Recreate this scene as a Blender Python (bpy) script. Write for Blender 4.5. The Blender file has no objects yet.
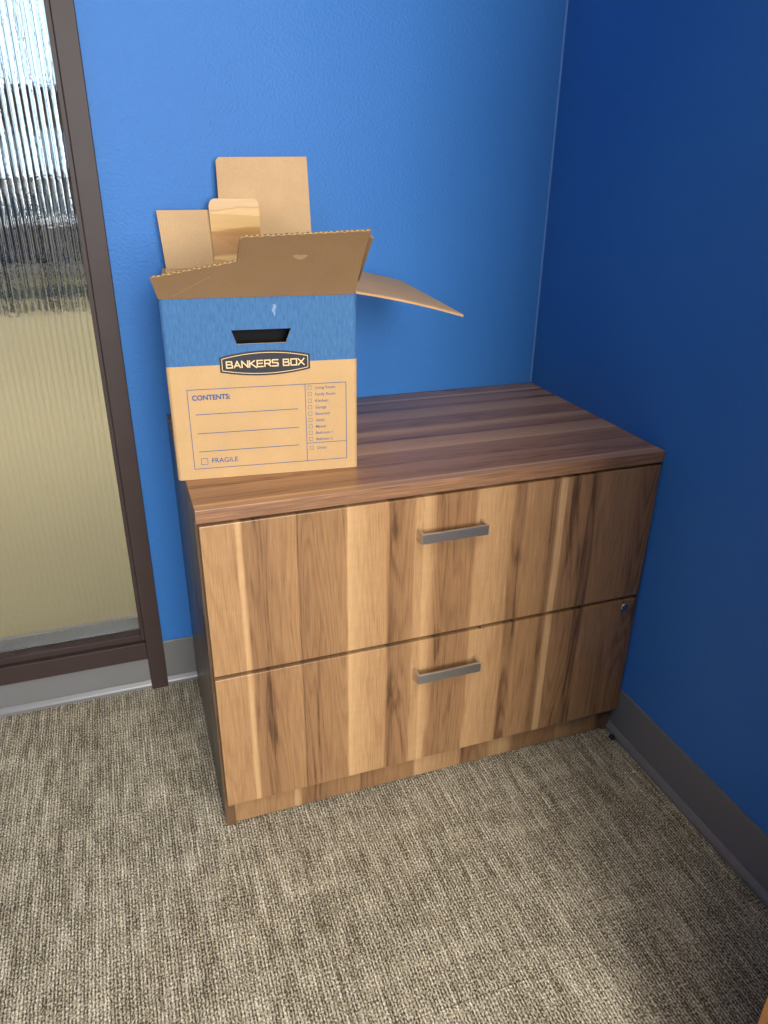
import bpy, bmesh, math, random
from mathutils import Vector, Matrix
random.seed(7)
scene = bpy.context.scene
COL = scene.collection

# ------------------------------------------------------------------ camera
cam_d = bpy.data.cameras.new('camera'); cam = bpy.data.objects.new('camera', cam_d); COL.objects.link(cam)
cam.location = (-1.0403, -1.7312, 1.2833)
cam.rotation_euler = (1.1321, -0.0114, -0.3394)
cam_d.sensor_fit = 'VERTICAL'; cam_d.sensor_height = 24.0
cam_d.lens = 743.3 / 1024 * 24.0
cam_d.clip_start = 0.02
scene.camera = cam

# ------------------------------------------------------------------ view + world
scene.view_settings.view_transform = 'Standard'
scene.view_settings.look = 'None'
scene.view_settings.gamma = 1.0
scene.view_settings.use_curve_mapping = False
scene.view_settings.exposure = 0.0
world = bpy.data.worlds.new('sky'); scene.world = world; world.use_nodes = True
bg = world.node_tree.nodes['Background']
bg.inputs[0].default_value = (0.62, 0.82, 1.0, 1); bg.inputs[1].default_value = 1.5

def area(name, loc, rot, sx, sy, power, color=(1, 1, 1), spread=math.pi):
    d = bpy.data.lights.new(name, 'AREA'); d.shape = 'RECTANGLE'; d.size = sx; d.size_y = sy
    d.energy = power; d.color = color; d.spread = spread
    o = bpy.data.objects.new(name, d); COL.objects.link(o); o.location = loc; o.rotation_euler = rot
    return o
RX0, RY0, RH = -3.3, -4.4, 2.7       # room extents (corner at the origin)
WX0, WX1, WZ0, WZ1 = -1.45, -0.12, 0.95, 2.45    # window behind the camera
area('window_daylight', ((WX0 + WX1) / 2, RY0 + 0.03, (WZ0 + WZ1) / 2), (math.radians(90), 0, 0), WX1 - WX0, WZ1 - WZ0, 212, (1.0, 0.98, 0.95))

# ------------------------------------------------------------------ node helpers
class NT:
    def __init__(s, name, rough=0.5, spec=0.5, metal=0.0):
        m = bpy.data.materials.new(name); m.use_nodes = True; s.m = m; s.t = m.node_tree
        s.b = s.t.nodes['Principled BSDF']
        s.b.inputs['Roughness'].default_value = rough; s.b.inputs['Metallic'].default_value = metal
        s.b.inputs['Specular IOR Level'].default_value = spec
    def n(s, typ, **kw):
        x = s.t.nodes.new(typ)
        for k, v in kw.items(): setattr(x, k, v)
        return x
    def link(s, a, b): s.t.links.new(a, b)
    def setin(s, node, key, v):
        if hasattr(v, 'is_linked') or isinstance(v, bpy.types.NodeSocket): s.link(v, node.inputs[key])
        else: node.inputs[key].default_value = v
    def math(s, op, a, b=0.0, c=None, clamp=False):
        x = s.n('ShaderNodeMath', operation=op, use_clamp=clamp); s.setin(x, 0, a); s.setin(x, 1, b)
        if c is not None: s.setin(x, 2, c)
        return x.outputs[0]
    def mix(s, f, a, b, mode='MIX'):
        x = s.n('ShaderNodeMix', data_type='RGBA', blend_type=mode); s.setin(x, 0, f); s.setin(x, 6, a); s.setin(x, 7, b)
        return x.outputs[2]
    def noise(s, vec, scale, detail=3, rough=0.5, dist=0.0):
        x = s.n('ShaderNodeTexNoise'); s.link(vec, x.inputs['Vector']); x.inputs['Scale'].default_value = scale
        x.inputs['Detail'].default_value = detail; x.inputs['Roughness'].default_value = rough; x.inputs['Distortion'].default_value = dist
        return x.outputs['Fac']
    def maprange(s, v, a, b, c, d):
        x = s.n('ShaderNodeMapRange'); s.setin(x, 0, v)
        for i, q in enumerate((a, b, c, d)): x.inputs[i + 1].default_value = q
        return x.outputs[0]
    def ramp(s, v, stops, interp='LINEAR'):
        x = s.n('ShaderNodeValToRGB'); s.link(v, x.inputs[0]); cr = x.color_ramp; cr.interpolation = interp
        while len(cr.elements) < len(stops): cr.elements.new(0.5)
        for e, (p, c) in zip(cr.elements, stops):
            e.position = p; e.color = c if len(c) == 4 else (*c, 1)
        return x.outputs[0]
    def obj(s): return s.n('ShaderNodeTexCoord').outputs['Object']
    def pos(s): return s.n('ShaderNodeNewGeometry').outputs['Position']
    def xyz(s, vec):
        x = s.n('ShaderNodeSeparateXYZ'); s.link(vec, x.inputs[0]); return x.outputs
    def comb(s, x, y, z):
        c = s.n('ShaderNodeCombineXYZ'); s.setin(c, 0, x); s.setin(c, 1, y); s.setin(c, 2, z); return c.outputs[0]
    def bump(s, h, strength, dist):
        b = s.n('ShaderNodeBump'); b.inputs['Strength'].default_value = strength; b.inputs['Distance'].default_value = dist
        s.link(h, b.inputs['Height']); s.link(b.outputs[0], s.b.inputs['Normal']); return b
    def color(s, c):
        if isinstance(c, tuple): s.b.inputs['Base Color'].default_value = (*c, 1)
        else: s.link(c, s.b.inputs['Base Color'])

def lin(r, g, b):
    f = lambda c: c / 12.92 if c <= .04045 else ((c + .055) / 1.055) ** 2.4
    return (f(r / 255), f(g / 255), f(b / 255))
def lin4(r, g, b): return (*lin(r, g, b), 1)

def plain(name, rgb, rough=0.5, spec=0.5, metal=0.0, var=0.06, scale=40, bump=0.0, bdist=0.001):
    s = NT(name, rough, spec, metal); v = s.obj(); f = s.noise(v, scale, 3)
    s.color(s.mix(f, (*[c * (1 - var) for c in rgb], 1), (*[min(1, c * (1 + var)) for c in rgb], 1)))
    if bump: s.bump(f, bump, bdist)
    return s.m

# painted wall: satin with orange peel
def wall_paint():
    s = NT('blue_wall_paint', 0.48, 0.22); v = s.pos()
    f = s.noise(v, 3, 2)
    s.color(s.mix(f, (0.034, 0.160, 0.445, 1), (0.040, 0.175, 0.475, 1)))
    a = s.noise(v, 170, 3, 0.5); s.bump(a, 0.8, 0.0018)
    return s.m
M_wall = wall_paint()
M_white = plain('white_ceiling_tile', (0.50, 0.50, 0.48), 0.9, 0.2, scale=60, bump=0.3)
M_greywall = plain('pale_grey_wall_paint', (0.50, 0.49, 0.46), 0.8, 0.3, scale=30)

# laminate with vertical plank figure: stops follow the printed figure along the front
BANDS = [(-0.9572, 0.62), (-0.8946, 0.6), (-0.892, 1.0), (-0.886, 0.9), (-0.8825, 0.4), (-0.8459, 0.3), (-0.8389, 0.42), (-0.8051, 0.5), (-0.7872, 0.55), (-0.7854, 0.15), (-0.7799, 0.36), (-0.7415, 0.42), (-0.6945, 0.5), (-0.6912, 1.0), (-0.6798, 0.85), (-0.6474, 0.7), (-0.6125, 0.62), (-0.6086, 0.2), (-0.5889, 0.35), (-0.5591, 0.45), (-0.5571, 0.68), (-0.5390, 0.72), (-0.5370, 0.9), (-0.5248, 0.78), (-0.5085, 0.4), (-0.4982, 0.32), (-0.4294, 0.42), (-0.4252, 0.72), (-0.3824, 0.68), (-0.3476, 0.6), (-0.3432, 0.32), (-0.3212, 0.28), (-0.3167, 0.52), (-0.2652, 0.48), (-0.2561, 0.25), (-0.2447, 0.35), (-0.2424, 0.9), (-0.2286, 0.85), (-0.2263, 0.42), (-0.1751, 0.36), (-0.168, 0.15), (-0.1515, 0.25), (-0.1467, 0.52), (-0.0596, 0.5), (-0.0472, 0.32), (-0.0098, 0.25)]
def laminate(name, across=0, along=2, shift=0.0, scale=1.0, dk0=(84, 58, 38), dark=(126, 92, 62), mid=(154, 116, 78), lite=(192, 154, 108), rough=0.33, tint=1.0, wob=0.004, cath=1.0):
    """across = axis on which the bands lie (0 x, 1 y, 2 z); along = grain axis"""
    s = NT(name, rough, 0.45); c = s.xyz(s.pos())
    u = s.math('MULTIPLY_ADD', c[across], scale, shift)
    w = c[along]
    oth = c[3 - across - along]
    # wavy distortion of figure, stronger in dark bands
    low = s.noise(s.comb(s.math('MULTIPLY', u, 9.0), s.math('MULTIPLY', w, 2.6), 0.37), 1.0, 3, 0.5)
    ud = s.math('MULTIPLY_ADD', s.math('SUBTRACT', low, 0.5), wob * 2.2, u)
    n0 = s.maprange(ud, -0.96, -0.0, 0.0, 1.0)
    k = 24
    def stops(lst, a, b): return [((x + 0.96) / 0.96, (v, v, v)) for x, v in lst][a:b]
    r1 = s.ramp(n0, stops(BANDS, 0, k)); r2 = s.ramp(n0, stops(BANDS, k - 1, len(BANDS)))
    sel = s.math('GREATER_THAN', n0, (BANDS[k - 1][0] + 0.96) / 0.96)
    band = s.n('ShaderNodeMix', data_type='FLOAT'); s.link(sel, band.inputs[0]); s.link(r1, band.inputs[2]); s.link(r2, band.inputs[3])
    tone = band.outputs[0]
    inv = s.math('SUBTRACT', 1.0, tone, clamp=True)
    # cathedral growth rings
    field = s.noise(s.comb(s.math('MULTIPLY', u, 13.0), s.math('MULTIPLY', w, 1.05), 4.1), 1.0, 2, 0.4, 0.15)
    ring = s.math('SINE', s.math('MULTIPLY_ADD', field, 120.0, s.math('MULTIPLY', u, 120.0)))
    ring = s.math('POWER', s.math('MULTIPLY_ADD', ring, 0.5, 0.5), 2.0)
    t1 = s.math('MULTIPLY', s.math('MULTIPLY', ring, inv), -0.22 * cath)
    # dark heart streaks
    st = s.noise(s.comb(s.math('MULTIPLY', u, 34.0), s.math('MULTIPLY', w, 2.6), 9.0), 1.0, 4, 0.6, 0.9)
    t2 = s.math('MULTIPLY', s.maprange(st, 0.55, 0.75, 0.0, 1.0), s.math('MULTIPLY', inv, -0.60))
    # fine fibre + cross chatter
    fib = s.noise(s.comb(s.math('MULTIPLY', u, 480.0), s.math('MULTIPLY', w, 14.0), s.math('MULTIPLY', oth, 50.0)), 1.0, 3, 0.6)
    t3 = s.math('MULTIPLY', s.math('SUBTRACT', fib, 0.5), 0.62)
    ch = s.noise(s.comb(s.math('MULTIPLY', u, 25.0), s.math('MULTIPLY', w, 70.0), 2.0), 1.0, 4, 0.6, 0.5)
    t4 = s.math('MULTIPLY', s.math('SUBTRACT', ch, 0.5), s.math('MULTIPLY_ADD', tone, 0.28, -0.06))
    tot = s.math('ADD', s.math('ADD', tone, t1), s.math('ADD', s.math('ADD', t2, t3), t4), clamp=True)
    tl = lambda c: tuple(q * tint for q in lin(*c))
    colr = s.ramp(tot, [(0.0, tuple(q * tint for q in lin(*dk0))), (0.22, tl(dark)), (0.52, tl(mid)), (1.0, tl(lite))])
    s.color(colr); s.bump(fib, 0.12, 0.0004)
    return s.m
M_front = laminate('walnut_laminate_front')
M_kick = laminate('walnut_laminate_kick', shift=-0.31, scale=0.72, tint=0.85)
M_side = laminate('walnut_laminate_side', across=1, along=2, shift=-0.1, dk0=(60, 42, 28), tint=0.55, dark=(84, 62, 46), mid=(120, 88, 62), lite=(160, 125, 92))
M_top = laminate('walnut_laminate_top', tint=1.12, across=1, along=0, shift=-0.16, scale=1.35, dk0=(96, 66, 46), dark=(130, 92, 64), mid=(158, 116, 82), lite=(190, 146, 102), rough=0.27, cath=0.7)
def edge_band():
    s = NT('laminate_edge_band', 0.4, 0.4); c = s.xyz(s.pos())
    f = s.noise(s.comb(s.math('MULTIPLY', c[0], 9.0), 0.0, s.math('MULTIPLY', c[2], 420.0)), 1.0, 3, 0.6, 0.2)
    s.color(s.ramp(f, [(0.3, lin(98, 68, 48)), (0.55, lin(140, 102, 74)), (0.75, lin(166, 126, 92))])); return s.m
M_edge = edge_band()
M_desk = laminate('honey_wood_laminate', across=0, along=2, shift=-0.2, dark=(170, 110, 50), mid=(205, 145, 72), lite=(226, 170, 96))
M_dark = plain('black_shadow_gap_board', (0.012, 0.010, 0.009), 0.8)
M_black = plain('black_plastic', (0.012, 0.013, 0.015), 0.45)

def metal(name, rgb, rough):
    s = NT(name, rough, 0.5, 1.0); c = s.xyz(s.obj())
    f = s.noise(s.comb(s.math('MULTIPLY', c[0], 30.0), s.math('MULTIPLY', c[1], 900.0), s.math('MULTIPLY', c[2], 900.0)), 1.0, 3)
    s.color(s.mix(f, (*[q * .8 for q in rgb], 1), (*rgb, 1)))
    return s.m
M_nickel = metal('brushed_nickel', (0.72, 0.71, 0.70), 0.34)

def frame_paint():
    s = NT('dark_bronze_metal', 0.48, 0.25, 0.0); f = s.noise(s.pos(), 18, 3)
    s.color(s.mix(f, (0.038, 0.024, 0.020, 1), (0.050, 0.033, 0.028, 1))); return s.m
M_frame = frame_paint()
M_base = plain('grey_vinyl_cove_base', (0.165, 0.160, 0.152), 0.34, 0.5, var=0.04, scale=12)

def carpet(name='grey_loop_carpet'):
    s = NT(name, 0.95, 0.1); c = s.xyz(s.pos())
    x, y = c[0], c[1]
    # loop rows run along y, pitch ~4.5 mm
    wob = s.noise(s.comb(s.math('MULTIPLY', x, 60.0), s.math('MULTIPLY', y, 30.0), 0.0), 1.0, 2)
    xr = s.math('MULTIPLY_ADD', s.math('SUBTRACT', wob, 0.5), 0.0036, x)
    row = s.math('MULTIPLY', xr, 1 / 0.0060)
    rid = s.math('FLOOR', row); fr = s.math('FRACT', row)
    prof = s.math('SINE', s.math('MULTIPLY', fr, math.pi))          # 0 in the groove, 1 on the row
    wn = s.n('ShaderNodeTexWhiteNoise', noise_dimensions='1D'); s.link(rid, wn.inputs['W'])
    rrand = wn.outputs['Value']
    ys = s.math('ADD', s.math('MULTIPLY', y, 1 / 0.0045), s.math('MULTIPLY', rrand, 37.0))
    # loops: noise cell per loop
    loop = s.noise(s.comb(s.math('MULTIPLY', x, 340.0), s.math('MULTIPLY', y, 230.0), 1.0), 1.0, 1, 0.5)
    streak = s.noise(s.comb(s.math('MULTIPLY', rid, 0.73), s.math('MULTIPLY', y, 9.0), 3.0), 1.0, 3, 0.6)
    patch = s.noise(s.comb(s.math('MULTIPLY', x, 12.0), s.math('MULTIPLY', y, 4.0), 7.0), 1.0, 4, 0.6)
    cross = s.noise(s.comb(s.math('MULTIPLY', x, 9.0), s.math('MULTIPLY', y, 34.0), 5.0), 1.0, 2, 0.5)
    t = s.math('ADD', s.math('MULTIPLY', s.math('SUBTRACT', loop, 0.5), 1.9), 0.5)
    t = s.math('ADD', t, s.math('MULTIPLY', s.math('SUBTRACT', streak, 0.5), 1.05))
    t = s.math('ADD', t, s.math('MULTIPLY', s.math('SUBTRACT', patch, 0.5), 0.35))
    t = s.math('ADD', t, s.math('MULTIPLY', s.math('SUBTRACT', cross, 0.5), 0.30))
    t = s.math('SUBTRACT', t, s.math('MULTIPLY', s.math('SUBTRACT', 1.0, prof), 0.42))
    s.color(s.ramp(t, [(0.0, lin(74, 66, 50)), (0.30, lin(142, 131, 109)), (0.62, lin(192, 181, 157)), (1.0, lin(240, 230, 206))]))
    h = s.math('ADD', s.math('MULTIPLY', prof, 0.6), loop)
    s.bump(h, 0.8, 0.003)
    return s.m
M_carpet = carpet()

# ------------------------------------------------------------------ mesh helpers
def link(name, bm, mats, parent=None, smooth=False, loc=None):
    me = bpy.data.meshes.new(name); bm.normal_update(); bm.to_mesh(me); bm.free()
    for m in (mats if isinstance(mats, (list, tuple)) else [mats]): me.materials.append(m)
    if smooth:
        for p in me.polygons: p.use_smooth = True
    o = bpy.data.objects.new(name, me); COL.objects.link(o)
    if parent: o.parent = parent
    if loc: o.location = loc
    return o
def add_box(bm, x0, x1, y0, y1, z0, z1, bev=0.0, mi=0):
    vs = [bm.verts.new(v) for v in ((x0, y0, z0), (x1, y0, z0), (x1, y1, z0), (x0, y1, z0), (x0, y0, z1), (x1, y0, z1), (x1, y1, z1), (x0, y1, z1))]
    fs = [bm.faces.new([vs[i] for i in q]) for q in ((3, 2, 1, 0), (4, 5, 6, 7), (0, 1, 5, 4), (1, 2, 6, 5), (2, 3, 7, 6), (3, 0, 4, 7))]
    for f in fs: f.material_index = mi
    if bev:
        es = list({e for f in fs for e in f.edges})
        bmesh.ops.bevel(bm, geom=es, offset=bev, segments=2, profile=0.5, affect='EDGES')
    return fs
def box(name, x0, x1, y0, y1, z0, z1, mat, parent=None, bev=0.0):
    bm = bmesh.new(); add_box(bm, x0, x1, y0, y1, z0, z1, bev); return link(name, bm, mat, parent)
def poly_extrude(bm, pts, fn, t0, t1, mi=0):
    """pts 2D outline; fn(u,v,t)->xyz"""
    a = [bm.verts.new(fn(u, v, t0)) for u, v in pts]; b = [bm.verts.new(fn(u, v, t1)) for u, v in pts]
    fs = [bm.faces.new(list(reversed(a))), bm.faces.new(b)]
    n = len(pts)
    for i in range(n): fs.append(bm.faces.new((a[i], a[(i + 1) % n], b[(i + 1) % n], b[i])))
    for f in fs: f.material_index = mi
    return fs
def struct(o): o['kind'] = 'structure'; return o
def empty(name, loc, rz=0.0, label=None, cat=None, kind=None):
    o = bpy.data.objects.new(name, None); COL.objects.link(o); o.location = loc; o.rotation_euler = (0, 0, rz)
    o.empty_display_size = 0.05
    if label: o['label'] = label; o['category'] = cat
    if kind: o['kind'] = kind
    return o

# ------------------------------------------------------------------ room shell
POST0, POST1 = -1.078, -1.036          # the post that ends the glazed partition
T = 0.10
struct(box('wall_back', POST1, 0.0, 0.0, T, 0.0, RH, M_wall))
struct(box('wall_right', 0.0, T, RY0, T, 0.0, RH, M_wall))
struct(box('wall_left', RX0 - T, RX0, RY0, T, 0.0, RH, M_wall))
bm = bmesh.new()
add_box(bm, RX0, WX0, RY0 - T, RY0, 0, RH); add_box(bm, WX1, 0, RY0 - T, RY0, 0, RH)
add_box(bm, WX0, WX1, RY0 - T, RY0, 0, WZ0); add_box(bm, WX0, WX1, RY0 - T, RY0, WZ1, RH)
struct(link('wall_front', bm, M_wall))
struct(box('ceiling', RX0, 0, RY0, 0, RH, RH + 0.05, M_white))

# floor slab with the carpet tiles laid on it (joints follow the one seen in front of the cabinet)
floor = struct(box('floor', RX0, 0, RY0, 0.0, -0.06, -0.012, M_dark))
TS = 0.61; SX = -0.825; SY = -1.038
bm = bmesh.new(); add_box(bm, 0.0005, TS - 0.0005, 0.0005, TS - 0.0005, -0.012, 0.0)
top_edges = [e for e in bm.edges if all(abs(v.co.z) < 1e-6 for v in e.verts)]
bmesh.ops.bevel(bm, geom=top_edges, offset=0.0012, segments=2, affect='EDGES')
tile_me = bpy.data.meshes.new('carpet_tile'); bm.to_mesh(tile_me); bm.free(); tile_me.materials.append(M_carpet)
i0 = math.floor((RX0 - SX) / TS); j0 = math.floor((RY0 - SY) / TS)
for i in range(i0, math.ceil((0 - SX) / TS)):
    for j in range(j0, math.ceil((0 - SY) / TS)):
        xa, xb = max(SX + i * TS, RX0), min(SX + (i + 1) * TS, 0.0)
        ya, yb = max(SY + j * TS, RY0), min(SY + (j + 1) * TS, 0.0)
        if xb - xa < .01 or yb - ya < .01: continue
        if xb - xa > TS - 1e-4 and yb - ya > TS - 1e-4:
            o = bpy.data.objects.new('carpet_tile', tile_me); COL.objects.link(o); o.location = (xa, ya, 0)
        else:                                                        # tiles cut at the walls
            bm = bmesh.new(); add_box(bm, 0.0005, xb - xa - 0.0005, 0.0005, yb - ya - 0.0005, -0.012, 0.0)
            te = [e for e in bm.edges if all(abs(v.co.z) < 1e-6 for v in e.verts)]
            bmesh.ops.bevel(bm, geom=te, offset=0.0012, segments=2, affect='EDGES')
            o = link('carpet_tile', bm, M_carpet, loc=(xa, ya, 0))
        o.parent = floor

# cove base: profile with a rounded lip and a toe that runs out over the carpet
BB = 0.133
def cove_profile():
    return [(0.0, 0.0), (0.0, BB), (0.0030, BB), (0.0044, BB - 0.0018), (0.0044, BB - 0.003), (0.0034, BB - 0.0045), (0.0034, 0.0245), (0.0030, 0.0215), (0.0048, 0.0205), (0.0108, 0.0125), (0.0128, 0.0085), (0.0128, 0.0)]
def cove(name, axis, a, b, base, sgn):
    bm = bmesh.new(); pr = cove_profile()
    def put(s, d, z): return (s, base + sgn * d, z) if axis == 'x' else (base + sgn * d, s, z)
    A = [bm.verts.new(put(a, d, z)) for d, z in pr]; B = [bm.verts.new(put(b, d, z)) for d, z in pr]
    n = len(pr)
    for i in range(n): bm.faces.new((A[i], A[(i + 1) % n], B[(i + 1) % n], B[i]))
    bm.faces.new(A); bm.faces.new(list(reversed(B)))
    bmesh.ops.recalc_face_normals(bm, faces=bm.faces)
    return struct(link(name, bm, M_base))
cove('baseboard_back', 'x', POST1, -0.013, 0.0, -1)
cove('baseboard_partition', 'x', RX0 + 0.06, POST0, 0.0, -1)
cove('baseboard_right', 'y', RY0, 0.0, 0.0, -1)

# caulk bead in the corner of the two blue walls
M_caulk = plain('pale_blue_caulk', (0.10, 0.24, 0.52), 0.35)
bm = bmesh.new()
pr = [(0.0, 0.0), (-0.0030, 0.0), (-0.0022, -0.0012), (-0.0012, -0.0022), (0.0, -0.0030)]
A = [bm.verts.new((x, y, 0.752)) for x, y in pr]; B = [bm.verts.new((x, y, RH)) for x, y in pr]
for i in range(5): bm.faces.new((A[i], A[(i + 1) % 5], B[(i + 1) % 5], B[i]))
bm.faces.new(A); bm.faces.new(B); bmesh.ops.recalc_face_normals(bm, faces=bm.faces)
struct(link('trim_1', bm, M_caulk))

# ------------------------------------------------------------------ glazed partition (window_1)
win = empty('window_1', (0, 0, 0), kind='structure')
PX0 = RX0 + 0.0
box('frame_post', POST0, POST1, -0.020, 0.055, 0.0, RH, M_frame, win, 0.0018)
box('frame_post', PX0, PX0 + 0.045, -0.020, 0.055, 0.0, RH, M_frame, win, 0.0018)
box('bottom_rail', PX0 + 0.046, POST0 - 0.0005, -0.018, 0.055, 0.098, 0.148, M_frame, win, 0.0015)
box('top_rail', PX0 + 0.046, POST0 - 0.0005, -0.018, 0.055, 2.45, RH, M_frame, win, 0.0015)
box('glazing_bead', POST0 - 0.010, POST0 - 0.0002, -0.006, 0.028, 0.149, 2.449, M_frame, win, 0.001)
box('glazing_bead', PX0 + 0.046, POST0 - 0.011, -0.004, 0.028, 0.149, 0.166, M_frame, win, 0.001)
box('glazing_bead', PX0 + 0.046, POST0 - 0.011, 0.042, 0.054, 0.149, 0.195, M_base, win, 0.001)
box('partition_curb', PX0 + 0.046, POST0, 0.0, 0.055, 0.0, 0.097, M_greywall, win)
def reeded_glass():
    s = NT('reeded_glass', 0.03, 0.5); b = s.b
    b.inputs['Transmission Weight'].default_value = 1.0; b.inputs['IOR'].default_value = 1.5
    s.bump(s.noise(s.pos(), 110, 2), 0.12, 0.001); f = s.noise(s.pos(), 5, 2); s.color(s.mix(f, (0.93, 0.95, 0.93, 1), (0.96, 0.97, 0.95, 1)))
    return s.m
M_glass = reeded_glass()
bm = bmesh.new()
gx0, gx1, gz0, gz1 = PX0 + 0.046, POST0 - 0.0105, 0.166, 2.449
pitch = 0.0127; seg = 10; nr = int((gx1 - gx0) / pitch); cols = []
for k in range(nr * seg + 1):
    x = gx0 + (gx1 - gx0) * k / (nr * seg)
    ph = (k % seg) / seg
    y = 0.0300 - 0.0021 * math.sin(math.pi * ph)
    cols.append([bm.verts.new((x, y, z)) for z in (gz0, gz1)] + [bm.verts.new((x, 0.036, z)) for z in (gz0, gz1)])
for a, b in zip(cols[:-1], cols[1:]):
    bm.faces.new((a[0], b[0], b[1], a[1])); bm.faces.new((b[2], a[2], a[3], b[3]))
    bm.faces.new((a[2], b[2], b[0], a[0])); bm.faces.new((a[1], b[1], b[3], a[3]))
bm.faces.new((cols[0][0], cols[0][1], cols[0][3], cols[0][2])); bm.faces.new((cols[-1][0], cols[-1][2], cols[-1][3], cols[-1][1]))
bmesh.ops.recalc_face_normals(bm, faces=bm.faces)
gl = link('glass_pane', bm, M_glass, win); gl['label'] = 'vertically ribbed clear glass pane'

# ------------------------------------------------------------------ window behind the camera
w2 = empty('window_2', (0, 0, 0), kind='structure')
M_alu = plain('white_window_frame', (0.7, 0.7, 0.7), 0.4)
M_clear = NT('clear_glass', 0.0); M_clear.b.inputs['Transmission Weight'].default_value = 1.0; M_clear = M_clear.m
for (a, b, c, d) in ((WX0, WX0 + .05, WZ0, WZ1), (WX1 - .05, WX1, WZ0, WZ1), (WX0 + .051, WX1 - .051, WZ0, WZ0 + .05), (WX0 + .051, WX1 - .051, WZ1 - .05, WZ1), (-0.9, -0.85, WZ0 + .051, WZ1 - .051)):
    box('window_frame', a, b, RY0 - .07, RY0 - .02, c, d, M_alu, w2, 0.002)
box('pane', WX0 + .051, -0.901, RY0 - .05, RY0 - .044, WZ0 + .051, WZ1 - .051, M_clear, w2)
box('pane', -0.849, WX1 - .051, RY0 - .05, RY0 - .044, WZ0 + .051, WZ1 - .051, M_clear, w2)

# ------------------------------------------------------------------ the room beyond the ribbed glass
NX0, NX1, NY1 = -6.0, 3.0, 8.5
M_nfloor = plain('olive_tan_carpet', lin(150, 141, 114), 0.9, 0.1, var=0.22, scale=26)
struct(box('floor', NX0, NX1, 0.055, NY1, -0.06, 0.0, M_nfloor))
NH = 3.5
struct(box('ceiling', NX0, NX1, 0.10, NY1, NH, NH + .05, M_white))
struct(box('wall_left', NX0 - T, NX0, 0.055, NY1, 0, NH, M_greywall)); struct(box('wall_right', NX1, NX1 + T, 0.10, NY1, 0, NH, M_greywall))
struct(box('wall_back', NX0, NX1, 0.0, T, RH + 0.05, NH, M_greywall))
bm = bmesh.new(); add_box(bm, NX0, NX1, NY1, NY1 + T, 0, 0.55); add_box(bm, NX0, NX1, NY1, NY1 + T, 3.2, NH)
for x in (-6.0, -4.0, -2.0, 0.0, 2.0): add_box(bm, x, x + 0.12, NY1, NY1 + T, 0.55, 3.2)
struct(link('wall_far', bm, M_greywall))
w3 = empty('window_3', (0, 0, 0), kind='structure')
for x in (-5.88, -3.88, -1.88, 0.12):
    box('window_frame', x, x + 1.88, NY1 + .03, NY1 + .07, 0.552, 0.60, M_frame, w3); box('window_frame', x, x + 1.88, NY1 + .03, NY1 + .07, 1.05, 1.10, M_frame, w3)
    for q in (0.0, 0.62, 1.25): box('window_frame', x + q, x + q + .05, NY1 + .031, NY1 + .069, 0.601, 3.2, M_frame, w3)
# outdoors beyond the far windows
M_ground = plain('asphalt_ground', lin(105, 104, 100), 0.9, 0.1); struct(box('ground', -60, 50, NY1 + T, 70, -0.5, -0.3, M_ground))
M_leaf = plain('dark_foliage', (0.02, 0.035, 0.015), 0.9, 0.1, var=0.4, scale=2); M_bark = plain('tree_bark', (0.05, 0.035, 0.025), 0.9)
M_brick = plain('brown_brick_wall', (0.13, 0.085, 0.06), 0.9, 0.1, var=0.2, scale=3); M_lightwin = plain('pale_window_glass', (0.6, 0.65, 0.7), 0.2)
def far_tree(x, y, h, lab):
    t = empty('tree', (x, y, -0.3), 0, lab, 'tree'); t['group'] = 'trees outdoors beyond the far windows'
    bm = bmesh.new(); bmesh.ops.create_cone(bm, cap_ends=True, segments=10, radius1=.22, radius2=.12, depth=h * .5)
    for v in bm.verts: v.co.z += h * .25
    link('trunk', bm, M_bark, t)
    bm = bmesh.new(); rg = random.Random(int(x * 10))
    for k in range(9):
        q = bmesh.ops.create_icosphere(bm, subdivisions=2, radius=h * rg.uniform(.13, .2)); o3 = Vector((rg.uniform(-.22, .22) * h, rg.uniform(-.2, .2) * h, h * rg.uniform(.45, .85)))
        for v in q['verts']: v.co = v.co * rg.uniform(.8, 1.15) + o3
    link('crown', bm, M_leaf, t)
far_tree(-17.0, 30, 4.6, 'tree farthest left outdoors beyond the ribbed glass'); far_tree(-12.5, 31, 5.3, 'tall tree left of the brick building beyond the ribbed glass')
far_tree(-4.0, 30, 6.0, 'tree right of the brick building beyond the ribbed glass')
t = empty('building', (-8.2, 40, -0.3), 0, 'low brown brick building outdoors beyond the ribbed glass', 'building')
box('wall', -7, 4, 0, 8, 0, 4.4, M_brick, t); box('roof', -7.2, 4.2, -.2, 8.2, 4.41, 4.7, M_dark, t)
for q in range(6): box('window', -6.2 + 1.7 * q, -5.2 + 1.7 * q, -.05, -.005, 1.2, 2.8, M_lightwin, t)
struct(box('wall_back', T, NX1, 0.0, T, 0, RH, M_greywall)); struct(box('wall_back', NX0, RX0 - T, -0.05, 0.055, 0, RH, M_greywall))

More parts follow.
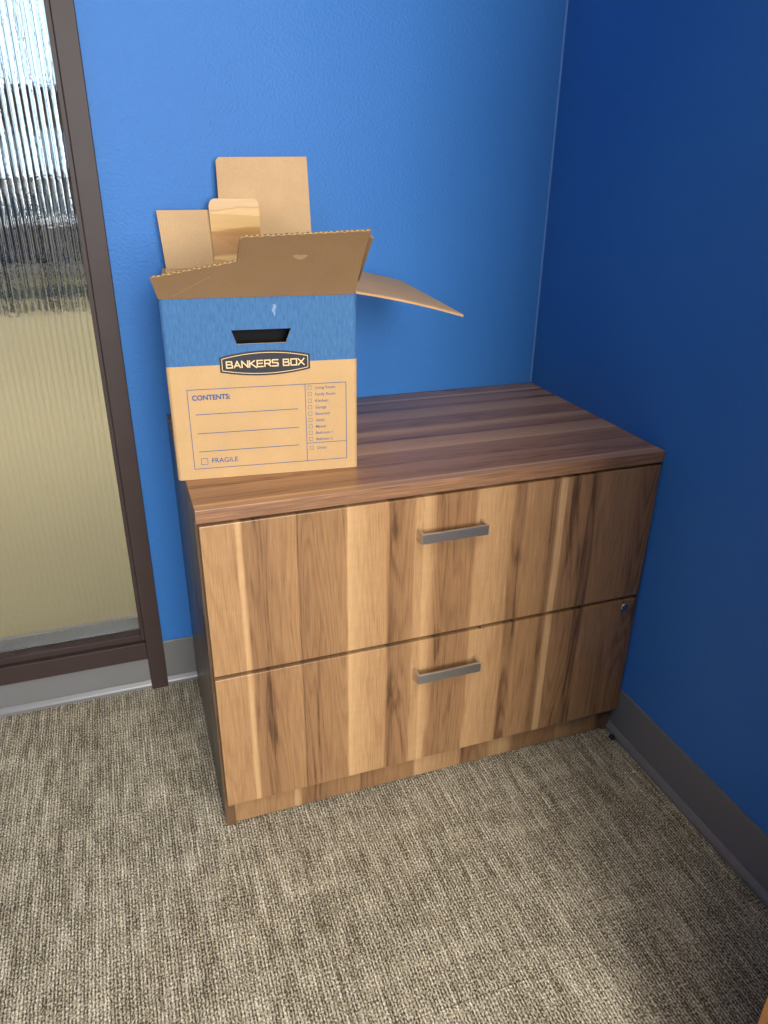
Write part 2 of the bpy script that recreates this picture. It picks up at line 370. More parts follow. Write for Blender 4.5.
def ceiling_light(x, y, power, label, col=(1.0, 0.93, 0.82), z=RH):
    t = empty('ceiling_light', (x, y, z - 0.02), 0, label, 'ceiling light')
    bm = bmesh.new()
    for q in ((-.60, .60, -.30, -.28), (-.60, .60, .28, .30), (-.60, -.58, -.28, .28), (.58, .60, -.28, .28)): add_box(bm, *q, -0.012, 0.020)
    link('frame', bm, M_alu, t)
    s = NT('lit_diffuser', 0.5); s.color((0.8, 0.8, 0.8)); s.b.inputs['Emission Color'].default_value = (*col, 1); s.b.inputs['Emission Strength'].default_value = 5.0 if power > 0 else 0.3
    box('diffuser', -.578, .578, -.278, .278, 0.0, 0.006, s.m, t)
    if power:
        l = area('lamp', (0, 0, -0.016), (0, 0, 0), 1.14, 0.54, power, col, math.radians(115)); l.parent = t   # spread narrowed to keep light off the walls
    return t
t = ceiling_light(-0.75, -2.1, 17, 'recessed ceiling light panel in the office with blue walls'); t['group'] = 'office ceiling lights'
for (x, y, lab) in ((-3.2, 2.2, 'ceiling light panel beyond the ribbed glass, nearest on the left'), (-0.8, 2.2, 'ceiling light panel beyond the ribbed glass, nearest on the right'), (-3.2, 5.5, 'ceiling light panel beyond the ribbed glass, farther on the left'), (-0.8, 5.5, 'ceiling light panel beyond the ribbed glass, farther on the right')):
    t = ceiling_light(x, y, 42, lab, (1.0, 0.95, 0.87), NH); t['group'] = 'ceiling lights beyond the ribbed glass'

# blurred furniture beyond the ribbed glass
M_dkchair = plain('charcoal_fabric', (0.02, 0.02, 0.022), 0.8)
M_tabletop = plain('white_laminate', (0.75, 0.75, 0.72), 0.3)
def far_table(x, y, lab):
    t = empty('work_table', (x, y, 0), 0, lab, 'table')
    box('table_top', -.8, .8, -.38, .38, .71, .74, M_tabletop, t, .003)
    for a in (-.75, .75):
        for b in (-.33, .33): box('leg', a - .02, a + .02, b - .02, b + .02, 0, .709, M_dkchair, t)
def far_chair(x, y, rz, lab):
    t = empty('office_chair', (x, y, 0), rz, lab, 'chair')
    box('seat', -.23, .23, -.22, .22, .43, .49, M_dkchair, t, .02)
    box('backrest', -.21, .21, .20, .25, .52, 1.0, M_dkchair, t, .02)
    for a in (-.2, .2):
        for b in (-.19, .19): box('leg', a - .015, a + .015, b - .015, b + .015, 0, .43, M_dkchair, t)
far_table(-2.9, 6.6, 'white-topped table with dark legs beyond the ribbed glass, on the left')
far_table(-0.6, 6.8, 'white-topped table with dark legs beyond the ribbed glass, on the right')
far_chair(-3.2, 5.9, math.pi, 'charcoal chair at the left table beyond the ribbed glass, on its left side')
far_chair(-2.45, 5.9, math.pi, 'charcoal chair at the left table beyond the ribbed glass, on its right side')
far_chair(-1.0, 6.1, math.pi, 'charcoal chair at the right table beyond the ribbed glass, on its left side')
far_chair(-0.3, 6.1, math.pi, 'charcoal chair at the right table beyond the ribbed glass, on its right side')

# ------------------------------------------------------------------ bookcase at the lower right edge, unseen height added to shade the wall
t = empty('bookcase', (-0.395, -1.35, 0), 0, 'honey wood bookcase with a seen corner at bottom right and unseen height added to shade the right wall', 'bookcase')
box('side_panel', 0.0, 0.391, -0.020, 0.0, 0.0, 1.95, M_desk, t, 0.001)
box('side_panel', 0.0, 0.391, -0.80, -0.780, 0.0, 1.95, M_desk, t, 0.001)
box('back_panel', 0.379, 0.391, -0.7795, -0.0205, 0.0, 1.95, M_desk, t)
for z in (0.08, 0.45, 0.82, 1.19, 1.56, 1.93): box('shelf', 0.004, 0.3785, -0.7795, -0.0205, z, z + 0.02, M_desk, t, 0.001)
box('kick_board', 0.03, 0.045, -0.7795, -0.0205, 0.0, 0.0795, M_desk, t)

# ------------------------------------------------------------------ lateral file cabinet
W, D, H = 0.9586, 0.5607, 0.7500
TT = 0.0251
cab = empty('lateral_file_cabinet', (0, 0, 0), 0, 'walnut laminate two-drawer lateral file cabinet in the corner of blue walls', 'file cabinet')
def cab_box(name, a, mat, bev=0.0008, parent=cab): return box(name, *a, mat, parent, bev)
# top slab with edge-banded front
bm = bmesh.new()
add_box(bm, -W, -0.001, -D, -0.001, H - TT, H, 0.0012)
bm.normal_update()
for f in bm.faces:
    if f.normal.y < -0.8 or f.normal.x < -0.8: f.material_index = 1
link('cabinet_top', bm, [M_top, M_edge], cab)
kx = -0.026                                                      # right side of the plinth
FY = -D + 0.0205                                                 # plane behind the drawer fronts
def side_panel(x0, x1):
    bm = bmesh.new()
    pts = [(-0.002, 0.004), (-0.002, H - TT - 0.0006), (FY, H - TT - 0.0006), (FY, 0.0), (FY + 0.045, 0.0), (FY + 0.05, 0.004)]
    poly_extrude(bm, pts, lambda u, v, t: (t, u, v), x0, x1)
    bmesh.ops.recalc_face_normals(bm, faces=bm.faces)
    return link('side_panel', bm, M_side, cab)
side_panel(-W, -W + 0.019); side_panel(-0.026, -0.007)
cab_box('back_panel', (-W + 0.0195, -0.0265, -0.012, -0.002, 0.012, H - TT - 0.001), M_side)
cab_box('carcass_interior', (-W + 0.0195, -0.0265, FY + 0.022, -0.013, 0.09, H - TT - 0.004), M_dark)
cab_box('kick_plate', (-W + 0.0195, -0.0265, FY - 0.0000, FY + 0.018, 0.006, 0.085), M_kick)
L0, R0 = -W + 0.0045, -0.0050
def drawer(z0, z1, hx0, hx1, hz0, hz1, label):
    d = cab_box('drawer', (L0, R0, -D - 0.0003, FY - 0.0015, z0, z1), M_front, 0.0012)
    # strap pull bent from flat bar
    bm = bmesh.new(); th = 0.0055; dp = 0.0295; y1 = -D - 0.0003; y0 = y1 - dp
    pts = [(hx0, y1), (hx0, y0), (hx1, y0), (hx1, y1), (hx1 - th, y1), (hx1 - th, y0 + th), (hx0 + th, y0 + th), (hx0 + th, y1)]
    poly_extrude(bm, pts, lambda u, v, t: (u, v, t), hz0, hz1)
    bmesh.ops.recalc_face_normals(bm, faces=bm.faces)
    bmesh.ops.bevel(bm, geom=list(bm.edges), offset=0.0008, segments=2, affect='EDGES')
    h = link('handle', bm, M_nickel, d); h['label'] = label
    return d
d1 = drawer(0.4045, 0.7190, -0.5535, -0.4150, 0.6345, 0.6555, 'brushed metal bar pull on the upper drawer')
d2 = drawer(0.0760, 0.3955, -0.5515, -0.4085, 0.3080, 0.3300, 'brushed metal bar pull on the lower drawer')
# cam lock on the lower drawer
bm = bmesh.new()
def lathe(bm, prof, cx, cz, y0, n=28):
    rings = []
    for r, y in prof: rings.append([bm.verts.new((cx + r * math.cos(2 * math.pi * i / n), y0 - y, cz + r * math.sin(2 * math.pi * i / n))) for i in range(n)])
    for a, b in zip(rings[:-1], rings[1:]):
        for i in range(n): bm.faces.new((a[i], a[(i + 1) % n], b[(i + 1) % n], b[i]))
    bm.faces.new(rings[-1]); bm.faces.new(list(reversed(rings[0])))
    bmesh.ops.recalc_face_normals(bm, faces=bm.faces)
lathe(bm, [(0.0110, 0.0), (0.0112, 0.0025), (0.0098, 0.0042), (0.0072, 0.0042), (0.0070, 0.0030), (0.0062, 0.0030), (0.0058, 0.0046)], -0.0376, 0.3766, -D - 0.0002)
lk = link('lock', bm, metal('dull_steel', (0.35, 0.35, 0.34), 0.5), d2, smooth=False)
box('keyway', -0.0384, -0.0368, -D - 0.0053, -D - 0.0046, 0.3736, 0.3796, M_black, lk)
bm = bmesh.new(); lathe(bm, [(0.0022, 0.0), (0.0022, 0.002), (0.0012, 0.003)], -0.401, 0.3985, -D + 0.0008, 12); link('bumper', bm, M_black, cab)
# small black plastic wedge lying on the toe of the right baseboard
bm = bmesh.new()
poly_extrude(bm, [(0.0, 0.0), (0.016, 0.0), (0.018, 0.004), (0.012, 0.010), (0.003, 0.009)], lambda u, v, t: (t, -u, v), 0.0, 0.009)
bmesh.ops.recalc_face_normals(bm, faces=bm.faces); bmesh.ops.bevel(bm, geom=list(bm.edges), offset=0.0006, segments=1, affect='EDGES')
o = link('plastic_wedge', bm, M_black, loc=(-0.0235, -0.568, 0.0003)); o['label'] = 'small black plastic wedge on the carpet edge beside the cabinet and right baseboard'; o['category'] = 'wedge'

# ------------------------------------------------------------------ cardboard storage box
BW, BD, BHT = 0.3307, 0.378, 0.3285
ZB = 0.2112
YAW = math.radians(-5.66)
cb = empty('cardboard_storage_box', (-0.9666, -0.4189, H + 0.0004), YAW, 'open blue and tan cardboard storage box with raised flaps on the cabinet', 'box')

def kraft(name, printed=False, base=(186, 151, 104), flute_axis=0, flute=0.006):
    s = NT(name, 0.72, 0.25); v = s.obj(); c = s.xyz(v)
    g = s.noise(v, 420, 4, 0.7); g2 = s.noise(v, 18, 3)
    a = tuple(q * 0.86 for q in lin(*base)); b = tuple(min(1, q * 1.13) for q in lin(*base))
    t = s.math('ADD', s.math('MULTIPLY', g, 0.7), s.math('MULTIPLY', g2, 0.3))
    col = s.mix(s.maprange(t, 0.3, 0.7, 0, 1), (*a, 1), (*b, 1))
    h = s.math('SINE', s.math('MULTIPLY', c[flute_axis], 2 * math.pi / flute))
    h = s.math('MULTIPLY', h, 0.35)
    if printed:
        wv = s.noise(s.comb(s.math('MULTIPLY', c[0], 300.0), s.math('MULTIPLY', c[1], 300.0), s.math('MULTIPLY', c[2], 60.0)), 1.0, 4, 0.7)
        bl = s.mix(s.maprange(wv, 0.3, 0.75, 0, 1), (*lin(46, 90, 132), 1), (*lin(74, 115, 158), 1))
        sc = s.noise(s.comb(s.math('MULTIPLY', c[0], 26.0), s.math('MULTIPLY', c[1], 26.0), s.math('MULTIPLY', c[2], 14.0)), 1.0, 5, 0.75, 1.2)
        bl = s.mix(s.maprange(sc, 0.70, 0.78, 0, 0.7), bl, (*lin(160, 175, 190), 1))
        edge = s.math('GREATER_THAN', s.math('MULTIPLY_ADD', g2, 0.0006, c[2]), ZB)
        col = s.mix(edge, col, bl)
    s.color(col); s.bump(s.math('ADD', h, s.math('MULTIPLY', g, 0.5)), 0.28, 0.0007)
    return s.m
M_box = kraft('printed_kraft_board', True)
M_kraft = kraft('kraft_board_inner', False, (196, 160, 116))
M_kdark = kraft('kraft_board_shaded', False, (142, 112, 78))  # darker kraft for the front flap; its downward-facing shade is in the colour
M_cut = kraft('kraft_cut_edge', False, (226, 190, 132))
M_ink = plain('blue_print_ink', lin(62, 86, 128), 0.7, 0.2)
M_logo = plain('charcoal_print', lin(50, 50, 54), 0.6, 0.2)
M_tan = plain('tan_unprinted_line', lin(222, 190, 142), 0.7, 0.2)

# body: rounded-corner tube, hand holes in front and back
TH = 0.0045
def corner(cx, cy, r, a0, n=5): return [(cx + r * math.cos(math.radians(a0 + 90 * i / n)), cy + r * math.sin(math.radians(a0 + 90 * i / n))) for i in range(n + 1)]
def loop(inset, r):
    x0, x1, y0, y1 = inset - 0.0045, BW + 0.0015 - inset, inset, BD - inset
    return corner(x0 + r, y0 + r, r, 180) + corner(x1 - r, y0 + r, r, 270) + corner(x1 - r, y1 - r, r, 0) + corner(x0 + r, y1 - r, r, 90)
lo, li = loop(0, 0.0075), loop(TH, 0.0035)
bm = bmesh.new(); n = len(lo); zs = [0.0, BHT]
HX = [(0.1106, 0.2140, 0.2700), (0.1190, 0.2040, 0.2455)]   # hand hole: top then bottom x0,x1,z
def wall_quad(p, q, r, s): bm.faces.new([bm.verts.new(v) for v in (p, q, r, s)])
def holed(pa, pb, flip, yin):
    # wall between pa (left) and pb (right) with the trapezoid hole; lateral coordinate given along x
    xa, xb = pa[0], pb[0]; y = pa[1]
    (t0, t1, tz), (b0, b1, bz) = HX
    P = lambda x, z: (x, y, z)
    quads = [(P(xa, 0), P(xb, 0), P(b1, bz), P(b0, bz)), (P(b1, bz), P(xb, 0), P(xb, BHT), P(t1, tz)),
             (P(t1, tz), P(xb, BHT), P(xa, BHT), P(t0, tz)), (P(xa, 0), P(b0, bz), P(t0, tz), P(xa, BHT))]
    for q in quads: wall_quad(*(q if not flip else q[::-1]))
front_i = 5                                                   # segment index between the first two corners
back_i = 17
for i in range(n):
    j = (i + 1) % n
    for lp, fl in ((lo, False), (li, True)):
        if i in (front_i, back_i): holed(lp[i], lp[j], fl, 0)
        else:
            q = [(lp[i][0], lp[i][1], 0), (lp[j][0], lp[j][1], 0), (lp[j][0], lp[j][1], BHT), (lp[i][0], lp[i][1], BHT)]
            wall_quad(*(q if not fl else q[::-1]))
    for z in (0, BHT):
        wall_quad((lo[i][0], lo[i][1], z), (lo[j][0], lo[j][1], z), (li[j][0], li[j][1], z), (li[i][0], li[i][1], z))
for yo, yi in ((0.0, TH), (BD, BD - TH)):
    (t0, t1, tz), (b0, b1, bz) = HX
    ring = [(b0, bz), (b1, bz), (t1, tz), (t0, tz)]
    for k in range(4):
        a, b = ring[k], ring[(k + 1) % 4]
        wall_quad((a[0], yo, a[1]), (b[0], yo, b[1]), (b[0], yi, b[1]), (a[0], yi, a[1]))
bmesh.ops.remove_doubles(bm, verts=bm.verts, dist=1e-6); bmesh.ops.recalc_face_normals(bm, faces=bm.faces)
bm.faces.ensure_lookup_table(); bm.normal_update()
cxm, cym = BW / 2, BD / 2
for f in bm.faces:
    c = f.calc_center_median()
    inward = (Vector((cxm - c.x, cym - c.y, 0)).dot(f.normal) > 0)
    rimz = abs(f.normal.z) > 0.9
    holeedge = (0.11 < c.x < 0.215 and 0.245 <= c.z <= 0.2705 and not abs(f.normal.y) > 0.9)
    f.material_index = 2 if holeedge else (1 if (inward or rimz) else 0)
link('box_body', bm, [M_box, M_kraft, M_cut], cb)
box('bottom_panel', TH + .0003, BW - TH - .0003, TH + .0003, BD - TH - .0003, 0.0006, 0.006, M_kraft, cb)

def corr_flap(name, O, U, ang_fn, xl, xr, hs, vmax, mat_in, mat_out, thick=0.0040, rows=8, ncol=220, pitch=0.0078, label=None):
    """corrugated flap: O hinge origin, U hinge direction; ang_fn(v)->unit up direction at height v; xl/xr(v) side edges; hs(x) height"""
    O, U = Vector(O), Vector(U).normalized()
    # integrate the bent centre line
    P = [Vector((0, 0, 0))]; Nn = []; steps = 48
    for i in range(steps): P.append(P[-1] + Vector(ang_fn(vmax * (i + .5) / steps)) * (vmax / steps))
    def at(v):
        k = min(v / vmax, 1.0) * steps; i = min(int(k), steps - 1); return P[i].lerp(P[i + 1], k - i)
    def nrm(v): return U.cross(Vector(ang_fn(v))).normalized()
    def pt(s, r, t):
        x0 = xl(0) + (xr(0) - xl(0)) * s; h = hs(x0); v = h * r
        x = xl(v) + (xr(v) - xl(v)) * s
        return O + U * x + at(v) + nrm(v) * t
    bm = bmesh.new(); skin = 0.0005
    ss = [i / ncol for i in range(ncol + 1)]
    rr = [i / rows for i in range(rows + 1)]
    def sheet(ta, tb, mi):
        """closed thin sheet between offsets ta(s), tb(s)"""
        A = [[bm.verts.new(pt(s, r, ta(s))) for r in rr] for s in ss]; B = [[bm.verts.new(pt(s, r, tb(s))) for r in rr] for s in ss]
        fs = []
        for i in range(ncol):
            for j in range(rows):
                fs.append(bm.faces.new((A[i][j], A[i + 1][j], A[i + 1][j + 1], A[i][j + 1])))
                fs.append(bm.faces.new((B[i][j], B[i][j + 1], B[i + 1][j + 1], B[i + 1][j])))
            fs.append(bm.faces.new((A[i][rows], A[i + 1][rows], B[i + 1][rows], B[i][rows])))
            fs.append(bm.faces.new((A[i][0], B[i][0], B[i + 1][0], A[i + 1][0])))
        for i in (0, ncol):
            for j in range(rows): fs.append(bm.faces.new((A[i][j], A[i][j + 1], B[i][j + 1], B[i][j])))
        for f in fs: f.material_index = mi
    sheet(lambda s: 0.0, lambda s: skin, 0)
    sheet(lambda s: thick - skin, lambda s: thick, 1)
    wdt = xr(0) - xl(0); mid = thick / 2; amp = thick / 2 - skin - 0.0001
    fl = lambda s: mid + amp * 0.93 * math.sin(2 * math.pi * s * wdt / pitch)
    sheet(lambda s: fl(s) - 0.0002, lambda s: fl(s) + 0.0002, 2)
    bmesh.ops.recalc_face_normals(bm, faces=bm.faces)
    o = link(name, bm, [mat_in, mat_out, M_cut], cb)
    if label: o['label'] = label
    return o

# front flap, leaning out towards the viewer; stepped top edge
th_f = math.radians(43)
def ff(v):
    a = math.radians(38 + 60 * v); return (0, -math.sin(a), math.cos(a))
rf = random.Random(3); jag = [rf.uniform(-1, 1) for _ in range(400)]
def hf(x):
    j = 0.0009 * math.sin(x * 410) + 0.0006 * jag[int(max(0, x) * 900) % 400]
    if x < 0.1290: return 0.050 + 0.034 * (x / 0.13) + j
    if x < 0.1325: return 0.083 + (0.130 - 0.083) * ((x - 0.1290) / 0.0035)
    if x < 0.1370: return 0.130 + 0.0095 * math.sin((x - 0.1325) / 0.0045 * math.pi / 2)
    return 0.1395 + 0.013 * ((x - 0.13) / 0.2) + j
corr_flap('front_flap', (0, 0.0008, BHT - 0.001), (1, 0, 0), ff, lambda v: -0.0035 - 0.16 * v if v < .05 else -0.0115 + 0.0 * v, lambda v: BW - 0.0035 + 0.040 * v, hf, 0.16, M_kdark, M_kdark, 0.0040, rows=10, ncol=260, label='front flap leaning outwards with stepped torn edge')
# folded strip along its right edge
bm = bmesh.new()
def fe(v, x, t):
    a = 0; P = Vector((0, 0.0008, BHT - 0.001)); st = 24
    for i in range(st): P += Vector(ff(v * (i + .5) / st)) * (v / st)
    u = Vector((1, 0, 0)); nn = u.cross(Vector(ff(v))).normalized()
    return P + u * x + nn * t
pr = []
for i in range(9):
    v = 0.035 + 0.105 * i / 8
    e = BW - 0.0035 + 0.040 * v
    wdt = 0.0065 * (i / 8) ** 0.8
    pr.append((v, e + 0.0006, e + 0.0006 + wdt * .75))
A = [[bm.verts.new(fe(v, a, t)) for v, a, b in pr] for t in (0.001, 0.0045)]; B = [[bm.verts.new(fe(v, b, t + .004)) for v, a, b in pr] for t in (0.001, 0.0045)]
for i in range(8):
    bm.faces.new((A[0][i], A[0][i + 1], B[0][i + 1], B[0][i])); bm.faces.new((A[1][i], B[1][i], B[1][i + 1], A[1][i + 1]))
    bm.faces.new((A[0][i], A[1][i], A[1][i + 1], A[0][i + 1])); bm.faces.new((B[0][i], B[0][i + 1], B[1][i + 1], B[1][i]))
bm.faces.new((A[0][8], A[1][8], B[1][8], B[0][8])); bm.faces.new((A[0][0], B[0][0], B[1][0], A[1][0]))
bmesh.ops.recalc_face_normals(bm, faces=bm.faces)
link('folded_edge', bm, M_kdark, cb)
M_scuff = plain('pale_scuff', lin(168, 140, 106), 0.8, 0.1)
bm = bmesh.new()
for (xa, va, xb, vb, w_) in ((0.020, 0.006, 0.082, 0.050, 0.0009),):
    bm.faces.new([bm.verts.new(fe(v, x, 0.00425)) for x, v in ((xa, va), (xb, vb), (xb, vb + w_ * 1.6), (xa, va + w_))])
link('scratch', bm, M_scuff, cb)
bm = bmesh.new()
bm.faces.new([bm.verts.new(fe(0.094 + 0.0055 * math.sin(a) * (1 + .35 * math.sin(3 * a)), 0.226 + 0.011 * math.cos(a) * (1 + .25 * math.sin(5 * a)), 0.00425)) for a in [2 * math.pi * k / 22 for k in range(22)]])
link('scuff_mark', bm, M_scuff, cb)
bm = bmesh.new()
bm.faces.new([bm.verts.new((0.186 + 0.003 * math.cos(a) * (1 + .5 * math.sin(4 * a)), -0.0003, 0.304 + 0.010 * math.sin(a) * (1 + .3 * math.sin(3 * a)))) for a in [2 * math.pi * k / 22 for k in range(22)]])
link('scuff_mark', bm, plain('white_scuff', lin(120, 146, 176), 0.8, 0.1), cb)

# back flap: low on the left, tall on the right
def fb(v):
    a = math.radians(3 + 30 * v); return (0, math.sin(a), math.cos(a))
def hb(x):
    if x < 0.1265: return 0.1135 + 0.001 * x / 0.118
    if x < 0.1280: return 0.1135 + (0.207 - 0.1135) * (x - 0.1265) / 0.0015
    if x < 0.1360: return 0.207 + 0.0068 * math.sin((x - 0.128) / 0.008 * math.pi / 2)
    return 0.2138 + 0.003 * (x - 0.136) / 0.17
corr_flap('back_flap', (0, BD - 0.0045, BHT - 0.001), (1, 0, 0), fb, lambda v: 0.003 - 0.07 * v if v < .115 else -0.005, lambda v: 0.3125 - 0.02 * v, hb, 0.22, M_kraft, M_kraft, 0.0040, rows=10, ncol=230, label='back flap standing up, low on the left and tall on the right')

# right flap: hangs outwards, drooping
def fs(v):
    a = math.radians(8 + 40 * v); return (math.cos(a), 0, -math.sin(a))
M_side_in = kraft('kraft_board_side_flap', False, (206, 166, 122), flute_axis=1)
def xlr(v): return -0.002 - 0.20 * v
corr_flap('side_flap', (BW - 0.001, 0, BHT + 0.001), (0, 1, 0), fs, lambda v: 0.003 - 0.20 * v, lambda v: BD - 0.004 + 0.10 * v, lambda x: 0.194, 0.20, M_side_in, M_side_in, 0.0040, rows=10, ncol=200, label='side flap drooping outwards to the right')
# left flap tucked down inside along the left wall
def fl_(v): a = math.radians(4); return (math.sin(a), 0, -math.cos(a))
corr_flap('side_flap', (TH + 0.004, 0.01, BHT - 0.020), (0, 1, 0), fl_, lambda v: 0.0, lambda v: BD - 0.03, lambda x: 0.15, 0.16, M_kraft, M_kraft, 0.0040, rows=3, ncol=60, label='side flap folded down inside the box')

# tab in front of the back flap: rounded top corners, creased, with lighter and darker amber bands
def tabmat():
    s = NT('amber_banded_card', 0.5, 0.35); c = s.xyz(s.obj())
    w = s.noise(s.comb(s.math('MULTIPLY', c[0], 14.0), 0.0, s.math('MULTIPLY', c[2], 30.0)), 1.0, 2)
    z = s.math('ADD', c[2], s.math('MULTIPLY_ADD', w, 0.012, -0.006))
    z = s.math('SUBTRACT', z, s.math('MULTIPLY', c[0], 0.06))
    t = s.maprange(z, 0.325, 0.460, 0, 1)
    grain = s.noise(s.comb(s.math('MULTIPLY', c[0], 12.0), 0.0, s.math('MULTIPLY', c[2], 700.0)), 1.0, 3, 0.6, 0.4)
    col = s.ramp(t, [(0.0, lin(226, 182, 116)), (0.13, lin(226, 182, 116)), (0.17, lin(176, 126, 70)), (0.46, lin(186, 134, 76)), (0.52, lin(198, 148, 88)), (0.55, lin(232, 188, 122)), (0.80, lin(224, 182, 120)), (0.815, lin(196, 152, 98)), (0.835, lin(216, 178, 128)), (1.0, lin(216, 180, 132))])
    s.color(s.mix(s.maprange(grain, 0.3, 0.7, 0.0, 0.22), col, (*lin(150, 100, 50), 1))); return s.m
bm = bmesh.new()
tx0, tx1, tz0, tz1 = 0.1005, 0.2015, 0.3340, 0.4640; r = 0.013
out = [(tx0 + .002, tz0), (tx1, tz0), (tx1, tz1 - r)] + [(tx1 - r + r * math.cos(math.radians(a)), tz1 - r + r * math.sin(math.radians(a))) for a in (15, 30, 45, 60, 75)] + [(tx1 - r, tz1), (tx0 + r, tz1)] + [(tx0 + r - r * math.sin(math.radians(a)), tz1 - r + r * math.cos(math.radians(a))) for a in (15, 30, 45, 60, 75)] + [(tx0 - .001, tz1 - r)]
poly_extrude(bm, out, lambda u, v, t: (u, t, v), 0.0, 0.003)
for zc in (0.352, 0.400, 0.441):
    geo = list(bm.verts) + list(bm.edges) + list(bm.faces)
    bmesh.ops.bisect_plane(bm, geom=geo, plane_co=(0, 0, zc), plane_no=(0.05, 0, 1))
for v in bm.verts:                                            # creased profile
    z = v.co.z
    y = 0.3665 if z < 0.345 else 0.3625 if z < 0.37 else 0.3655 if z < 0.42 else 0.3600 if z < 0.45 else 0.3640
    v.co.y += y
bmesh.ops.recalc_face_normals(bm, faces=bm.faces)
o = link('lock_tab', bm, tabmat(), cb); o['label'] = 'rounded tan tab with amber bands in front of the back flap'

# dark bundle lying in the box, seen only through the hand hole
bm = bmesh.new(); bmesh.ops.create_cube(bm, size=1.0); bmesh.ops.subdivide_edges(bm, edges=list(bm.edges), cuts=9, use_grid_fill=True)
rg = random.Random(11)
for v in bm.verts:
    c = v.co; n3 = 0.006 * math.sin(c.x * 31 + c.z * 9) + 0.005 * math.sin(c.z * 37 + c.x * 13) + rg.uniform(-.0015, .0015)
    v.co = Vector((c.x * 0.26 * (1 + n3 * 4), c.y * 0.29 * (1 + n3 * 4), c.z * 0.284))
o = link('dark_bundle', bm, plain('black_fabric', (0.006, 0.006, 0.007), 0.8, 0.2), smooth=True)
o.location = Matrix.Rotation(YAW, 4, 'Z') @ Vector((0.172, 0.190, 0)) + Vector((-0.9666, -0.4189, H + 0.0004 + 0.0065 + 0.143)); o.rotation_euler = (0, 0, YAW)
o['label'] = 'black bundle inside the cardboard box, seen only through its hand hole'; o['category'] = 'bundle'

# printed marks on the front face (flat print, laid on the face)
YF = -0.00035
def flat(name, polys, mat, parent, y=YF, loc=None):
    bm = bmesh.new()
    for pts in polys: poly_extrude(bm, pts, lambda u, v, t: (u, t, v), y, y + 0.0003)
    bmesh.ops.recalc_face_normals(bm, faces=bm.faces)
    return link(name, bm, mat, parent)
def line(x0, z0, x1, z1, w=0.0011):
    d = Vector((x1 - x0, z1 - z0)).normalized(); nn = Vector((-d.y, d.x)) * w / 2; e = d * w / 2
    return [(x0 - e.x - nn.x, z0 - e.y - nn.y), (x1 + e.x - nn.x, z1 + e.y - nn.y), (x1 + e.x + nn.x, z1 + e.y + nn.y), (x0 - e.x + nn.x, z0 - e.y + nn.y)]
def rect_lines(x0, z0, x1, z1, w): return [line(x0, z0, x1, z0, w), line(x1, z0, x1, z1, w), line(x1, z1, x0, z1, w), line(x0, z1, x0, z0, w)]
form = rect_lines(0.0270, 0.0205, 0.3105, 0.1690, 0.0012) + [line(0.2350, 0.0205, 0.2350, 0.1690, 0.0011), line(0.2350, 0.0555, 0.3105, 0.0555, 0.0011)]
for z in (0.1235, 0.0880, 0.0535): form.append(line(0.0385, z, 0.2200, z, 0.0013))
flat('printed_form_lines', form, M_ink, cb)
def checkbox(x0, z0, x1, z1, w): flat('printed_checkbox', rect_lines(x0, z0, x1, z1, w), M_ink, cb, YF - 0.0001)
checkbox(0.0400, 0.0285, 0.0515, 0.0400, 0.0009)
for k in range(9): z = 0.1590 - 0.01235 * k; checkbox(0.2400, z, 0.2462, z + 0.0066, 0.0006)
checkbox(0.2405, 0.0420, 0.2470, 0.0488, 0.0006)
def text(name, body, x, z, cap, mat, width=None, weight=0.0, y=YF - 0.0002, parent=cb):
    cu = bpy.data.curves.new(name, 'FONT'); cu.body = body; cu.size = 1.0; cu.extrude = 0.0; cu.offset = weight
    o = bpy.data.objects.new('tmp_text', cu); COL.objects.link(o)
    bpy.context.view_layer.update()
    me = bpy.data.meshes.new_from_object(o.evaluated_get(bpy.context.evaluated_depsgraph_get()))
    bpy.data.objects.remove(o); bpy.data.curves.remove(cu)
    xs = [v.co.x for v in me.vertices]; ys = [v.co.y for v in me.vertices]
    sx = sz = cap / 0.69
    if width: sx = width / (max(xs) - min(xs))
    x_min = min(xs)
    for v in me.vertices: v.co = Vector((x + (v.co.x - x_min) * sx, y, z + v.co.y * sz))
    me.name = name; me.materials.append(mat)
    ob = bpy.data.objects.new(name, me); COL.objects.link(ob); ob.parent = parent
    return ob
text('printed_word', 'CONTENTS:', 0.0345, 0.1500, 0.0088, M_ink, 0.0660, 0.036)
text('printed_word', 'FRAGILE', 0.0590, 0.0305, 0.0090, M_ink, 0.0470, 0.008)
for k, wd in enumerate(['Living Room', 'Family Room', 'Kitchen', 'Garage', 'Basement', 'Attic', 'Master', 'Bedroom 1', 'Bedroom 2']):
    text('printed_word', wd, 0.2530, 0.1590 - 0.01235 * k, 0.0052, M_ink, 0.0034 * len(wd), 0.008)
text('printed_word', 'Other', 0.2540, 0.0425, 0.0056, M_ink, 0.0190, 0.0)
# logo plate with bulging top and bottom
def plate(x0, x1, zt, zb, bt, bb, n=16):
    top = [(x1 + (x0 - x1) * i / n, zt + bt * (1 - (2 * i / n - 1) ** 2)) for i in range(n + 1)]
    bot = [(x0 + (x1 - x0) * i / n, zb - bb * (1 - (2 * i / n - 1) ** 2)) for i in range(n + 1)]
    return bot + top
pl = flat('logo_plate', [plate(0.0870, 0.2455, 0.2240, 0.1975, 0.0095, 0.0085)], M_logo, cb, YF - 0.0001)
oo = plate(0.0905, 0.2420, 0.2215, 0.2000, 0.0088, 0.0078); ii = plate(0.0915, 0.2410, 0.2205, 0.2010, 0.0086, 0.0076)
bm = bmesh.new(); y = YF - 0.0003
A = [bm.verts.new((u, y, v)) for u, v in oo]; B = [bm.verts.new((u, y, v)) for u, v in ii]
for i in range(len(A)): j = (i + 1) % len(A); bm.faces.new((A[i], A[j], B[j], B[i]))
link('logo_outline', bm, M_tan, pl)
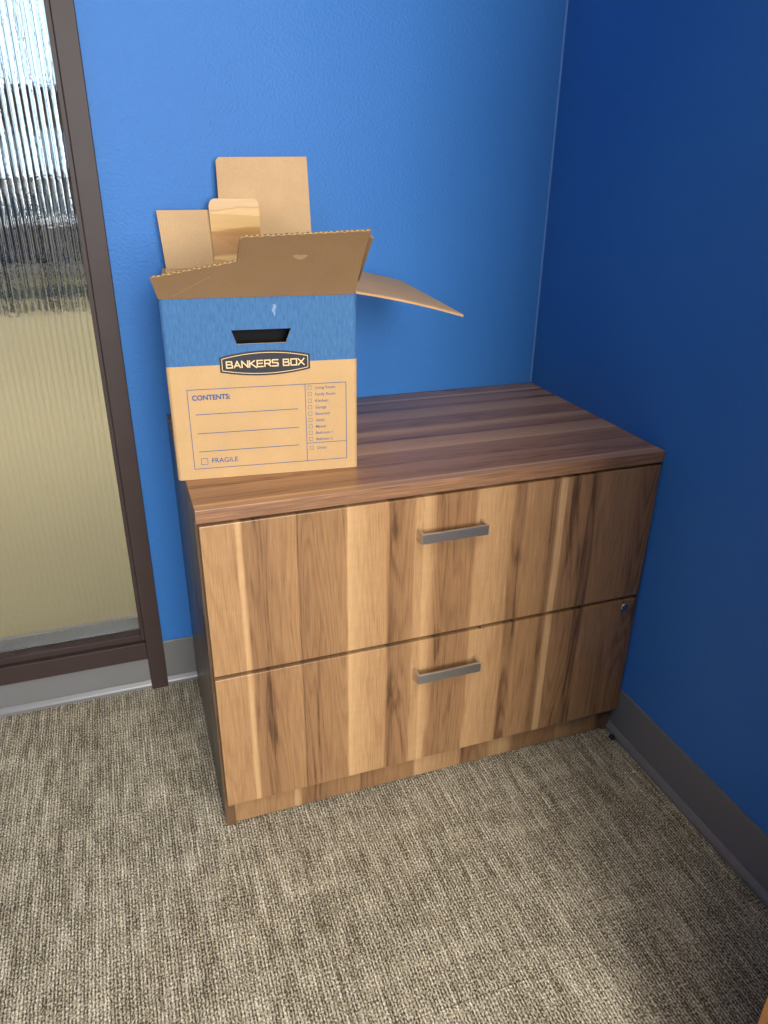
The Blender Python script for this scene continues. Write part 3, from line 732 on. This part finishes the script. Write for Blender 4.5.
GL = {'B': [(0, 0, 0, 1), (0, 1, .85, 1), (.85, 1, .92, .8), (.92, .8, .85, .56), (0, .53, .88, .53), (.88, .53, 1, .3), (1, .3, .93, 0), (0, 0, .93, 0)],
      'A': [(0, 0, .5, 1), (.5, 1, 1, 0), (.2, .3, .8, .3)], 'N': [(0, 0, 0, 1), (0, 1, 1, 0), (1, 0, 1, 1)],
      'K': [(0, 0, 0, 1), (0, .45, .85, 1), (.2, .58, 1.15, -.12)], 'E': [(0, 0, 0, 1), (0, 1, .95, 1), (0, .52, .85, .52), (0, 0, .98, 0)],
      'R': [(0, 0, 0, 1), (0, 1, .9, 1), (.9, 1, .96, .75), (.96, .75, .88, .45), (0, .45, .88, .45), (.5, .45, 1.02, 0)],
      'S': [(.98, 1, .06, 1), (.06, 1, 0, .8), (0, .8, .06, .55), (.06, .55, .92, .5), (.92, .5, 1, .25), (1, .25, .92, 0), (.92, 0, 0, 0)],
      'O': [(.04, 0, 0, 1), (0, 1, 1, 1), (1, 1, 1, 0), (1, 0, .04, 0)], 'X': [(0, 0, 1, 1), (0, 1, 1, 0)]}
gx = 0.0985
for ch_ in 'BANKERS BOX':
    if ch_ == ' ': gx += 0.0062; continue
    gw = 0.0102; gh = 0.0108; gz = 0.2052
    bm = bmesh.new()
    for q, (a0, b0, a1, b1) in enumerate(GL[ch_]):
        poly_extrude(bm, line(gx + a0 * gw, gz + b0 * gh, gx + a1 * gw, gz + b1 * gh, 0.0021), lambda u, v, t: (u, t, v), YF - 0.0006 - q * 0.00002, YF - 0.0002)
    bmesh.ops.recalc_face_normals(bm, faces=bm.faces); link('letter', bm, M_tan, pl)
    gx += gw + 0.0031
text('printed_mark', '\u00ae', 0.2480, 0.2215, 0.0040, M_ink, 0.0040, 0.0, YF - 0.0002)

# scrap of lint on the carpet beside the right baseboard
bm = bmesh.new(); bmesh.ops.create_icosphere(bm, subdivisions=2, radius=0.003)
for v in bm.verts: v.co = Vector((v.co.x * 1.2, v.co.y * 0.7, v.co.z * 0.6)) * random.uniform(0.75, 1.2)
o = link('lint_scrap', bm, M_tabletop, loc=(-0.0386, -0.6886, 0.0015)); o['label'] = 'tiny white lint scrap on the carpet near the right baseboard'; o['category'] = 'lint'
bpy.context.view_layer.update()
